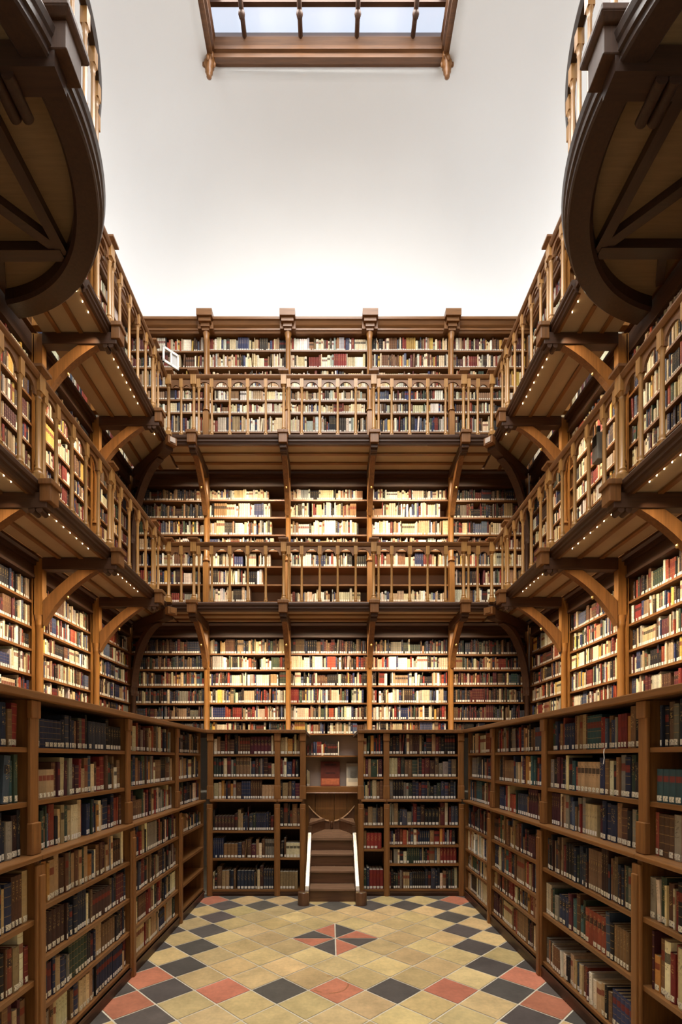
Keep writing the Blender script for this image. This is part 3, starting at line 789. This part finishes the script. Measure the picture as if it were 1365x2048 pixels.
low_case('back', -0.616, -0.319, UB, (0.80, 0.44, 0.07), 'narrow oak low bookcase beside the stairs on their left', 'back narrow left bay', posts=(False, True), hm={4: 0.6, 5: 0.58})
low_case('back', 0.356, 0.655, UB, (0.81, 0.54, 0.07), 'narrow oak low bookcase beside the stairs on their right', 'back narrow right bay', posts=(True, True), hm={5: 0.5})
low_case('back', 0.655, XR-0.03, UB, (0.815, 0.588, 0.37, 0.075), 'wide oak low bookcase in the back row, right of the stairs', 'back wide right bay', posts=(False, True), pals={0: PD, 3: PD, 6: PD})

# walkway boards lying on the low bookcases
def walkway(sx):
    sd = 'left' if sx < 0 else 'right'
    x0 = XL if sx < 0 else XR
    t = thing('walkway', (sx*2.2, 4.0, LOWTOP), f'oak walkway ledge on top of the {sd} low bookcases, turning along the back', 'walkway')
    xi = -0.285 if sx < 0 else 0.322
    m = MB(); xw = sx*(WX-0.0)
    m.box(x0+sx*0.02, xw, 1.31, WY-0.003, LOWTOP+0.001, LEDGE); m.box(xi, x0+sx*0.02, YB+0.02, WY-0.003, LOWTOP+0.001, LEDGE)
    m.build('boards', WD['Y'], t)
    n = MB(); n.box(x0-sx*0.02, x0+sx*0.019, 1.31, YB+0.019, LOWTOP+0.0005, LEDGE+0.004); n.box(xi, x0-sx*0.0, YB-0.02, YB+0.019, LOWTOP+0.001, LEDGE+0.0035)
    n.build('nosing', W['Y'], t, bevel=0.006)
walkway(-1); walkway(1)

# ------------------------------------------------------------------ niche and stairs
NX0, NX1 = -0.28, 0.317
def niche():
    t = thing('alcove_shelving', (0.02, 7.2, 1.1), 'shelved alcove with pale back and bench board above the stairs', 'shelving')
    MB().box(NX0-0.3, NX1+0.3, WY+0.20, WY+0.215, 1.19, LEDGE-0.002).build('back_panel', CREAM, t)
    MB().box(NX0-0.3, NX1+0.3, WY-0.03, WY+0.20, 1.16, 1.19).build('bench_board', W['X'], t)
    MB().box(NX0-0.3, NX1+0.3, WY-0.05, WY-0.031, 1.10, 1.188).build('apron', W['X'], t)
    MB().sweep([(0.009*math.cos(q*math.pi/6), 0.009*math.sin(q*math.pi/6)) for q in range(12)], (NX0-0.3, WY-0.065, 1.105), (NX1+0.3, WY-0.065, 1.105), (0, 1, 0), (0, 0, 1), True).build('rail', WTREAD, t)
    z = EYE-(1511-CY)*SB*1.0
    MB().box(NX0-0.3, NX1+0.3, WY-0.0, WY+0.199, z-0.022, z).build('shelf', W['X'], t)
    for x in (NX0-0.28, NX1+0.28): MB().box(x-0.01, x+0.01, WY+0.001, WY+0.198, 1.191, z-0.023).build('side_panel', W['Z'], t)
    z2 = EYE-(1471-CY)*SB
    fill((-0.33, WY, z), (1, 0, 0), (0, -1, 0), 0.46, 0.21, PU, 1.0, tm=0.017, hm=0.8, depth=0.14, lab=1)
    pan = MB()
    for i, (a, b) in enumerate(((-0.56, -0.215), (-0.21, 0.055), (0.06, 0.235), (0.24, 0.6))): pan.box(a, b, WY+0.0-0.0+0.0, WY+0.02, 0.0, 1.095)
    p = thing('wall_panelling', (0.02, WY, 0.0), 'dark vertical board panelling at the back of the stair alcove', 'panelling')
    pan.build('plank', W['Z'], p)
niche()

def standing_book(name, x, y, z, w, h, d, tilt, label, cols, bands):
    o = thing(name, (x, y, z), label, 'book', None)
    m = MB(); A = V((1, 0, 0)); Un = V((0, math.sin(tilt), math.cos(tilt))); B = V((0, math.cos(tilt), -math.sin(tilt)))
    lift = d*math.sin(tilt)
    def bx(mb, a0, a1, b0, b1, u0, u1):
        vs = [V((x, y, z+lift))+A*a+B*b+Un*u for u in (u0, u1) for a, b in ((a0, b0), (a1, b0), (a1, b1), (a0, b1))]
        return mb.add(vs, [(3, 2, 1, 0), (4, 5, 6, 7), (0, 1, 5, 4), (1, 2, 6, 5), (2, 3, 7, 6), (3, 0, 4, 7)])
    bx(m, -w/2, w/2, 0, 0.005, 0, h); bx(m, -w/2, w/2, d-0.005, d, 0, h); bx(m, -w/2, -w/2+0.006, 0.0051, d-0.0051, 0, h)
    m.build('cover', cols[0], o)
    bx(MB(), -w/2+0.0065, w/2-0.006, 0.0055, d-0.0055, 0.005, h-0.005).build('page_block', PAPER, o)
    for (a0, a1, u0, u1, mt, nm) in bands: bx(MB(), a0*w/2, a1*w/2, -0.0015, -0.0002, u0*h, u1*h).build(nm, mt, o)
RC = plain('red_binding', (132, 58, 36), 0.5, noise=0.15, nscale=20); RC2 = plain('orange_jacket', (170, 92, 56), 0.5, noise=0.2, nscale=30); RC3 = plain('dark_gilt', (96, 44, 30), 0.5, noise=0.3, nscale=40)
standing_book('folio_book', 0.0, WY+0.085, 1.191, 0.275, 0.35, 0.05, 0.16, 'large reddish brown folio displayed face out on the alcove bench', (RC,), [(-0.9, 0.9, 0.05, 0.30, RC2, 'paper_band'), (-0.62, 0.62, 0.84, 0.92, RC3, 'title_block'), (-0.5, 0.5, 0.5, 0.56, RC3, 'ornament')])
standing_book('cream_album', 0.335, WY+0.085, 1.191, 0.205, 0.33, 0.03, 0.14, 'cream album with framed square displayed beside the red folio', (plain('album_cream', (222, 206, 178), 0.6),), [(-0.72, 0.72, 0.18, 0.86, plain('album_grey', (186, 176, 156), 0.6), 'border'), (-0.42, 0.42, 0.34, 0.68, plain('album_pale', (226, 214, 190), 0.6), 'title_block')])
for i, x in enumerate((-0.328, -0.307)):
    standing_book('thin_book', x, WY+0.04, 1.191, 0.016, 0.24-0.02*i, 0.15, 0.0, f'thin pale book leaning room left of the red folio, {("outer", "inner")[i]} of two', (plain(f'thin_cover_{"ab"[i]}', (176, 160, 128), 0.6),), [(-0.8, 0.8, 0.05, 0.17, WHITEMETAL, 'call_number_label')])

def stairs():
    y0, g, r = 5.50, 0.211, 0.153; xa, xb = -0.232, 0.278; c = (xa+xb)/2
    t = thing('staircase', (c, 5.8, 0), 'dark wooden steps with bright sloping rails rising into the alcove', 'staircase')
    for i in range(4):
        y = y0+g*i; z = r*(i+1)
        MB().box(xa, xb, y+0.012, y+0.03, r*i+(0.0 if i == 0 else 0.001), z-0.03).build('riser', WSTEP['X'], t)
        if i < 3: MB().box(xa, xb, y-0.012, y+g+0.011, z-0.029, z).build('tread', WTREAD, t, bevel=0.006)
    zl = 4*r
    ln = MB(); yl = y0+3*g-0.012
    vs = [(xa, yl), (xb, yl), (xb, 6.36), (0.235, 6.86), (-0.185, 6.86), (xa, 6.36)]
    ln.sweep([(x, y) for x, y in vs], (0, 0, zl-0.03), (0, 0, zl), (1, 0, 0), (0, 1, 0)); ln.build('landing', WTREAD, t)
    # winders to either side
    for s, x0, x1 in ((-1, xa-0.04, -0.075), (1, xb+0.04, 0.125)):
        m = MB(); z = zl+r
        m.sweep([(x0, 6.34), (x1, 6.87), (x0, 6.87)], (0, 0, z-0.03), (0, 0, z), (1, 0, 0), (0, 1, 0)); m.build('winder_tread', WTREAD, t)
        m = MB(); m.sweep([(x0, 6.36), (x1-s*0.0, 6.865), (x1+s*0.02, 6.865), (x0+s*0.0, 6.40)], (0, 0, zl+0.001), (0, 0, z-0.031), (1, 0, 0), (0, 1, 0)); m.build('winder_riser', WSTEP['X'], t)
    # curved-top back board sweeping up to both sides, with drop finial
    pts = [(NX0-0.02, 0.0), (NX1+0.02, 0.0)]
    L = []
    for q in range(13):
        u = q/12; L.append((NX0-0.02+(0.0-NX0-0.0)*u, 0.925-0.185*(1-(1-u)**1.9)-0.02*u))
    Rr = [(0.037-(x-0.0), z) for x, z in L][::-1]
    low = (c, 0.70)
    poly = [(NX0-0.02, zl-0.02), (NX1+0.02, zl-0.02)]+[(p[0], p[1]) for p in Rr[::-1]]+[(0.02, 0.705)]+L[::-1]
    MB().sweep(poly, (0, 6.885, 0), (0, 6.91, 0), (1, 0, 0), (0, 0, 1)).build('curved_back_board', WSTEP['Z'], t)
    for nm, Q in (('a', L), ('b', Rr)):
        m = MB()
        for i in range(len(Q)-1):
            p, q = Q[i], Q[i+1]; m.add([(p[0], 6.872, p[1]), (q[0], 6.872, q[1]), (q[0], 6.915, q[1]), (p[0], 6.915, p[1])]+[(p[0], 6.872, p[1]+0.014), (q[0], 6.872, q[1]+0.014), (q[0], 6.915, q[1]+0.014), (p[0], 6.915, p[1]+0.014)], [(3, 2, 1, 0), (4, 5, 6, 7), (0, 1, 5, 4), (1, 2, 6, 5), (2, 3, 7, 6), (3, 0, 4, 7)])
        m.build('curved_rail', WEDGE, t)
    MB().lathe([(0.0, -0.09), (0.012, -0.075), (0.018, -0.05), (0.01, -0.03), (0.02, -0.01), (0.012, 0.01), (0.0, 0.02)], (0.02, 6.865, 0.71), 10).build('drop_finial', WSTEP['Z'], t)
    # stringers: sloping walls with polished caps ending in round drums
    for s, x in ((-1, xa), (1, xb)):
        xo = x+s*0.042
        prof = [(5.36, 0.0), (6.16, 0.0), (6.16, 0.66), (6.14, 0.655), (5.47, 0.165), (5.36, 0.135)]
        sg = MB().sweep(prof, (min(x, xo), 0, 0), (max(x, xo), 0, 0), (0, 1, 0), (0, 0, 1)).build('stringer', WSTEP['Y'], t)
        cap = [(5.36, 0.136), (5.40, 0.139), (5.47, 0.166), (6.14, 0.656), (6.16, 0.661), (6.16, 0.682), (6.13, 0.676), (5.46, 0.186), (5.40, 0.156), (5.36, 0.152)]
        MB().sweep(cap, (min(x+s*0.004, xo), 0, 0), (max(x+s*0.004, xo), 0, 0), (0, 1, 0), (0, 0, 1)).build('polished_cap', STEEL, sg)
        MB().box(min(x, xo)-0.002, max(x, xo)+0.002, 6.161, 6.19, 0.45, 0.75).build('cap_stop', WSTEP['Z'], t)
        xd = x+s*0.06
        dr = MB().lathe([(0.062, 0.0), (0.062, 0.13), (0.058, 0.14), (0.0, 0.142)], (xd, 5.40, 0.0), 20).build('newel_drum', WSTEP['Z'], t)
        m = MB(); m.arc([(-0.012, 0.1425), (0.0, 0.1425), (0.0, 0.148), (-0.012, 0.148)], xd, 5.40, 0.056, math.radians(0 if s < 0 else 180), math.radians(-150 if s < 0 else 330), 20)
        m.build('curled_edge', STEEL, dr)
stairs()

# ------------------------------------------------------------------ small fittings
def white_frame():
    p0, p1 = V((-2.03, 5.985, 0)), V((-1.885, 6.14, 0)); d = (p1-p0).normalized(); n = V((d.y, -d.x, 0)); L = (p1-p0).length; z0, z1 = 6.40, 6.59
    t = thing('framed_panel', (p0.x, p0.y, z0), 'small white two-opening frame fixed at the left corner of upper gallery', 'panel')
    m = MB(); Z = (0, 0, 1)
    def bar(a0, a1, b0, b1): m.sweep([(a0, b0), (a1, b0), (a1, b1), (a0, b1)], p0-n*0.008, p0+n*0.012, d, Z)
    bar(0, L, z0, z0+0.03); bar(0, L, z1-0.028, z1); bar(0, 0.022, z0, z1); bar(L*0.47, L*0.56, z0, z1); bar(L-0.022, L, z0, z1)
    m.build('frame', WHITEMETAL, t)
    MB().sweep([(L*0.56, z0+0.03), (L-0.022, z0+0.03), (L-0.022, z1-0.028), (L*0.56, z1-0.028)], p0-n*0.006, p0-n*0.002, d, Z).build('pane', GREYPANE, t)
    m = MB()
    for a in (0.2, 0.32): m.sweep([(L*a, z0+0.03), (L*a+0.006, z0+0.03), (L*a+0.006, z1-0.028), (L*a, z1-0.028)], p0-n*0.003, p0+n*0.003, d, Z)
    m.build('bar', DARKMETAL, t)
    MB().sweep([(0.01, z0+0.06), (0.03, z0+0.06), (0.03, z0+0.09), (0.01, z0+0.09)], p0-n*0.06, p0-n*0.0085, d, Z).build('bracket', DARKMETAL, t)
white_frame()
def ribbon():
    t = thing('ribbon', (1.565, 2.826, 1.66), 'white ribbon hanging over the top shelf edge of the near right bookcase', 'ribbon')
    P = [(1.575, 2.83, 1.654), (1.566, 2.828, 1.652), (1.562, 2.826, 1.63), (1.563, 2.822, 1.60), (1.561, 2.828, 1.565)]
    m = MB()
    for a, b in zip(P, P[1:]): m.sweep([(-0.0035, -0.0006), (0.0035, -0.0006), (0.0035, 0.0006), (-0.0035, 0.0006)], a, b, (0, 1, 0), (1, 0, 0.3))
    m.build('strand', WHITEMETAL, t)
ribbon()
def grey_box():
    x, y = 2.20, 4.06
    t = thing('loudspeaker', (x, y, 4.03), 'small grey box hung inside the right lower gallery railing', 'speaker')
    MB().box(x-0.03, x+0.03, y-0.045, y+0.045, 4.03, 4.25).build('body', GREYBOX, t, bevel=0.006)
    MB().box(x-0.034, x-0.0305, y-0.03, y+0.03, 4.15, 4.235).build('grille', DARKMETAL, t)
    MB().box(x-0.012, x+0.012, y-0.012, y+0.012, 4.2505, 4.32).build('bracket', DARKMETAL, t)
grey_box()

# ------------------------------------------------------------------ build the books
def proj(p): return (CX+F*p.x/p.y, CY-F*(p.z-EYE)/p.y)
def spine_area(b):
    if not b['meta']: return 0
    A, Un, o = book_frame(b); pts = [proj(o), proj(o+A*b['t']), proj(o+A*b['t']+Un*b['h']), proj(o+Un*b['h'])]
    mx = sum(p[0] for p in pts)/4; my = sum(p[1] for p in pts)/4
    if not (2 < mx < 1363 and my < 2046): return 0
    pts = [(min(1365, max(0, p[0])), min(2048, p[1])) for p in pts]
    return abs(sum(pts[i][0]*pts[(i+1) % 4][1]-pts[(i+1) % 4][0]*pts[i][1] for i in range(4)))/2
rank = sorted(range(len(BOOKS)), key=lambda i: -spine_area(BOOKS[i]))
single = set(rank[:300])

def set_attrs(me, cols, seeds, hg, lb, uvs):
    a = me.attributes.new('col', 'FLOAT_COLOR', 'FACE'); a.data.foreach_set('color', [c for x in cols for c in x])
    for nm, arr in (('seed', seeds), ('hgt', hg), ('lab', lb)):
        a = me.attributes.new(nm, 'FLOAT', 'FACE'); a.data.foreach_set('value', arr)
    uv = me.uv_layers.new(name='UVMap'); uv.data.foreach_set('uv', [c for x in uvs for c in x])

def binding(b, hollow, org=None):
    """faces of one book: curved spine, boards and (when not hollow) page top and fore-edge"""
    A, Un, o = book_frame(b); N = b['N']; t, h, d = b['t'], b['h'], b['d']; prof, e = profile(t)
    if org is not None: o = o-org
    P = lambda a, n, u: o+A*a+N*n+Un*u
    vs, fs, cs, uv = [], [], [], []
    col = srgb(*b['col'])
    pg = srgb(*[min(255, 150+0.30*v) for v in (150, 110, 40)])
    def face(pts, c, q=None):
        i = len(vs); vs.extend(pts); fs.append(tuple(range(i, i+len(pts)))); cs.append(c); uv.extend(q or [(-1, 0)]*len(pts))
    pr = [(a, -d if n is None else n) for a, n in prof]
    for k in range(len(pr)-1):
        (a0, n0), (a1, n1) = pr[k], pr[k+1]
        isp = 1 <= k <= len(pr)-3
        q = [(a0/t, 0), (a1/t, 0), (a1/t, h), (a0/t, h)] if isp else None
        face([P(a0, n0, 0), P(a1, n1, 0), P(a1, n1, h), P(a0, n0, h)], col, q)
    if not hollow:
        face([P(t, -d, 0), P(0, -d, 0), P(0, -d, h), P(t, -d, h)], pg)
        face([P(*pr[1], h), P(*pr[2], h), P(*pr[3], h), P(*pr[4], h), P(*pr[5], h)], col)
        w = min(0.0028, t*0.14)
        face([P(0, -d, h), P(0, -e, h), P(w, -e, h), P(w, -d, h)], col); face([P(t-w, -d, h), P(t-w, -e, h), P(t, -e, h), P(t, -d, h)], col)
        face([P(w, -d, h-0.003), P(w, -e, h-0.003), P(t-w, -e, h-0.003), P(t-w, -d, h-0.003)], pg)
        face([P(w, -e, h-0.003), P(t-w, -e, h-0.003), P(t-w, -e, h), P(w, -e, h)], col)
    else:
        w = min(0.003, t*0.14)
        inn = [(w, -d), (w, -e-0.001), (t-w, -e-0.001), (t-w, -d)]
        for k in range(3):
            (a0, n0), (a1, n1) = inn[k], inn[k+1]; face([P(a1, n1, 0), P(a0, n0, 0), P(a0, n0, h), P(a1, n1, h)], col)
        for u in (0, h):
            face([P(0, -d, u), P(0, -e, u), P(w, -e-0.001, u), P(w, -d, u)], col); face([P(t-w, -d, u), P(t-w, -e-0.001, u), P(t, -e, u), P(t, -d, u)], col)
            face([P(*pr[1], u), P(*pr[2], u), P(*pr[3], u), P(*pr[4], u), P(*pr[5], u), P(t-w, -e-0.001, u), P(w, -e-0.001, u)], col)
        face([P(0, -d, 0), P(w, -d, 0), P(w, -d, h), P(0, -d, h)], col); face([P(t-w, -d, 0), P(t, -d, 0), P(t, -d, h), P(t-w, -d, h)], col)
    return vs, fs, cs, uv

def colour_word(c):
    r, g, b = c; mx, mn = max(c), min(c); s = (mx-mn)/max(mx, 1); v = mx
    if v < 62: return 'black'
    if b > r*1.12: return 'navy blue' if v < 100 else 'blue grey'
    if g > r*1.03: return 'dark green' if v < 100 else 'green'
    if s < 0.14: return 'dark grey' if v < 95 else 'grey'
    if r > 1.75*g: return 'dark red' if v < 130 else 'red brown'
    if v > 205: return 'cream' if s < 0.32 else 'ochre'
    if v > 150: return 'tan'
    if r > g*1.45: return 'maroon' if b > g*0.95 else 'brown'
    return 'dark brown' if v < 95 else 'brown'

SHELF = ['top', 'second', 'third', 'fourth', 'fifth', 'sixth', 'bottom']
V_, F_, C_, S_, H_, L_, UV_ = [], [], [], [], [], [], []
for i, b in enumerate(BOOKS):
    if i not in single:
        vs, fs, cs, uv = binding(b, False); o = len(V_)
        V_ += [tuple(p) for p in vs]; F_ += [tuple(k+o for k in f) for f in fs]; C_ += cs; UV_ += uv
        n = len(fs); S_ += [b['seed']]*n; H_ += [b['h']]*n; L_ += [b['lab']]*n
        continue
    side, bay, sh = b['meta']; A, Un, o = book_frame(b); N = b['N']; t, h, d = b['t'], b['h'], b['d']
    vs, fs, cs, uv = binding(b, True, b['o'])
    me = bpy.data.meshes.new('book'); me.from_pydata([tuple(p) for p in vs], [], fs); me.materials.append(BOOK)
    set_attrs(me, cs, [b['seed']]*len(fs), [h]*len(fs), [0.0]*len(fs), uv)
    ob = bpy.data.objects.new('book', me); COL.objects.link(ob); ob.location = b['o']
    pos = b['n']-b['i']                                     # counted from the far end of the board
    if side == 'back': pos = b['i']+1
    end = 'left end' if side == 'back' else 'far end'
    tilt = 'leaning ' if b['lean'] else ('thick ' if t > 0.05 else ('thin ' if t < 0.02 else ''))
    ob['label'] = f'{tilt}{colour_word(b["col"])} book, {ordinal(pos)} from {end} of {SHELF[sh]} shelf, {bay}'
    ob['category'] = 'book'; ob['group'] = f'books on the {SHELF[sh]} shelf of the {bay}'
    oo = o-b['o']; e = profile(t)[1]; w = min(0.003, t*0.14)+0.0003
    def blk(a0, a1, n0, n1, u0, u1):
        P = [oo+A*a+N*n+Un*u for u in (u0, u1) for a, n in ((a0, n0), (a1, n0), (a1, n1), (a0, n1))]
        return MB().add(P, [(3, 2, 1, 0), (4, 5, 6, 7), (0, 1, 5, 4), (1, 2, 6, 5), (2, 3, 7, 6), (3, 0, 4, 7)])
    blk(w, t-w, -d+0.004, -e-0.0015, 0.003, h-0.004).build('page_block', PAPER, ob)
    if b['lab'] > 0.5:
        m = MB(); lw = 0.10*t; pr = [(a, n) for a, n in profile(t)[0][1:-1]]; pr = [(lw, pr[0][1]*0.55), (0.3*t, -0.0+pr[1][1]*0.75), (0.5*t, 0), (0.7*t, pr[1][1]*0.75), (t-lw, pr[0][1]*0.55)]
        P = [oo+A*a+N*(n+0.0007)+Un*u for u in (0.007, 0.007+min(0.028, 0.16*h)) for a, n in pr]
        m.add(P, [(k, k+1, k+6, k+5) for k in range(4)]); m.build('call_number_label', LABEL, ob)
me = bpy.data.meshes.new('shelved_books'); me.from_pydata(V_, [], F_); me.materials.append(BOOK)
set_attrs(me, C_, S_, H_, L_, UV_)
ob = bpy.data.objects.new('shelved_books', me); COL.objects.link(ob)
tag(ob, 'thousands of mixed old books filling the shelves on all walls', 'books', None, 'stuff')
print('books', len(BOOKS), 'objects', len(bpy.data.objects), 'min area', spine_area(BOOKS[rank[299]]))

# ------------------------------------------------------------------ light
def area(name, loc, sx, sy, d, energy, color, spread=180):
    ld = bpy.data.lights.new(name, 'AREA'); ld.shape = 'RECTANGLE'; ld.size = sx; ld.size_y = sy; ld.energy = energy; ld.color = color; ld.spread = math.radians(spread)
    o = bpy.data.objects.new(name, ld); COL.objects.link(o); o.location = loc
    o.rotation_euler = V(d).to_track_quat('-Z', 'Y').to_euler(); return o
# LED strips lying in the cove behind the top cornices
COVE = (0.95, 0.98, 1.0)
a = area('cove_strip', (0, WY+0.2, 7.84), 5.6, 0.06, (0, -0.12, 1), 16, COVE)
for s in (-1, 1):
    o = area('cove_strip', (s*(WX+0.1), 3.4, 7.84), 7.2, 0.06, (0, 0, 1), 32, COVE)
    z = V((s*0.45, 0, -1)).normalized(); x = V((0, 1, 0)); y = z.cross(x)
    o.rotation_euler = Matrix((x, y, z)).transposed().to_euler()
# daylight through the skylight
area('skylight_daylight', (0, 2.2, 9.9), 2.4, 6.4, (0, 0, -1), 790, (1.0, 0.965, 0.91))

w = bpy.data.worlds.new('world'); SC.world = w; w.use_nodes = True
w.node_tree.nodes['Background'].inputs[0].default_value = (0.05, 0.05, 0.05, 1); w.node_tree.nodes['Background'].inputs[1].default_value = 0.2

# ------------------------------------------------------------------ camera and view
cd = bpy.data.cameras.new('camera'); cam = bpy.data.objects.new('camera', cd); COL.objects.link(cam)
cam.location = (0, 0, EYE); cam.rotation_euler = (math.pi/2, 0, 0)
cd.sensor_fit = 'AUTO'; cd.sensor_width = 36; cd.lens = F/2048*36
cd.shift_x = (682.5-CX)/2048; cd.shift_y = (CY-1024)/2048; cd.clip_start = 0.05
SC.camera = cam
vs_ = SC.view_settings; vs_.view_transform = 'Standard'; vs_.look = 'None'; vs_.gamma = 1; vs_.exposure = 0.0; vs_.use_curve_mapping = False
SC.cycles.use_denoising = True; SC.cycles.max_bounces = 7; SC.cycles.diffuse_bounces = 5; SC.cycles.glossy_bounces = 3; SC.cycles.sample_clamp_indirect = 6
for o in bpy.data.objects:
    if '_o' in o: del o['_o']
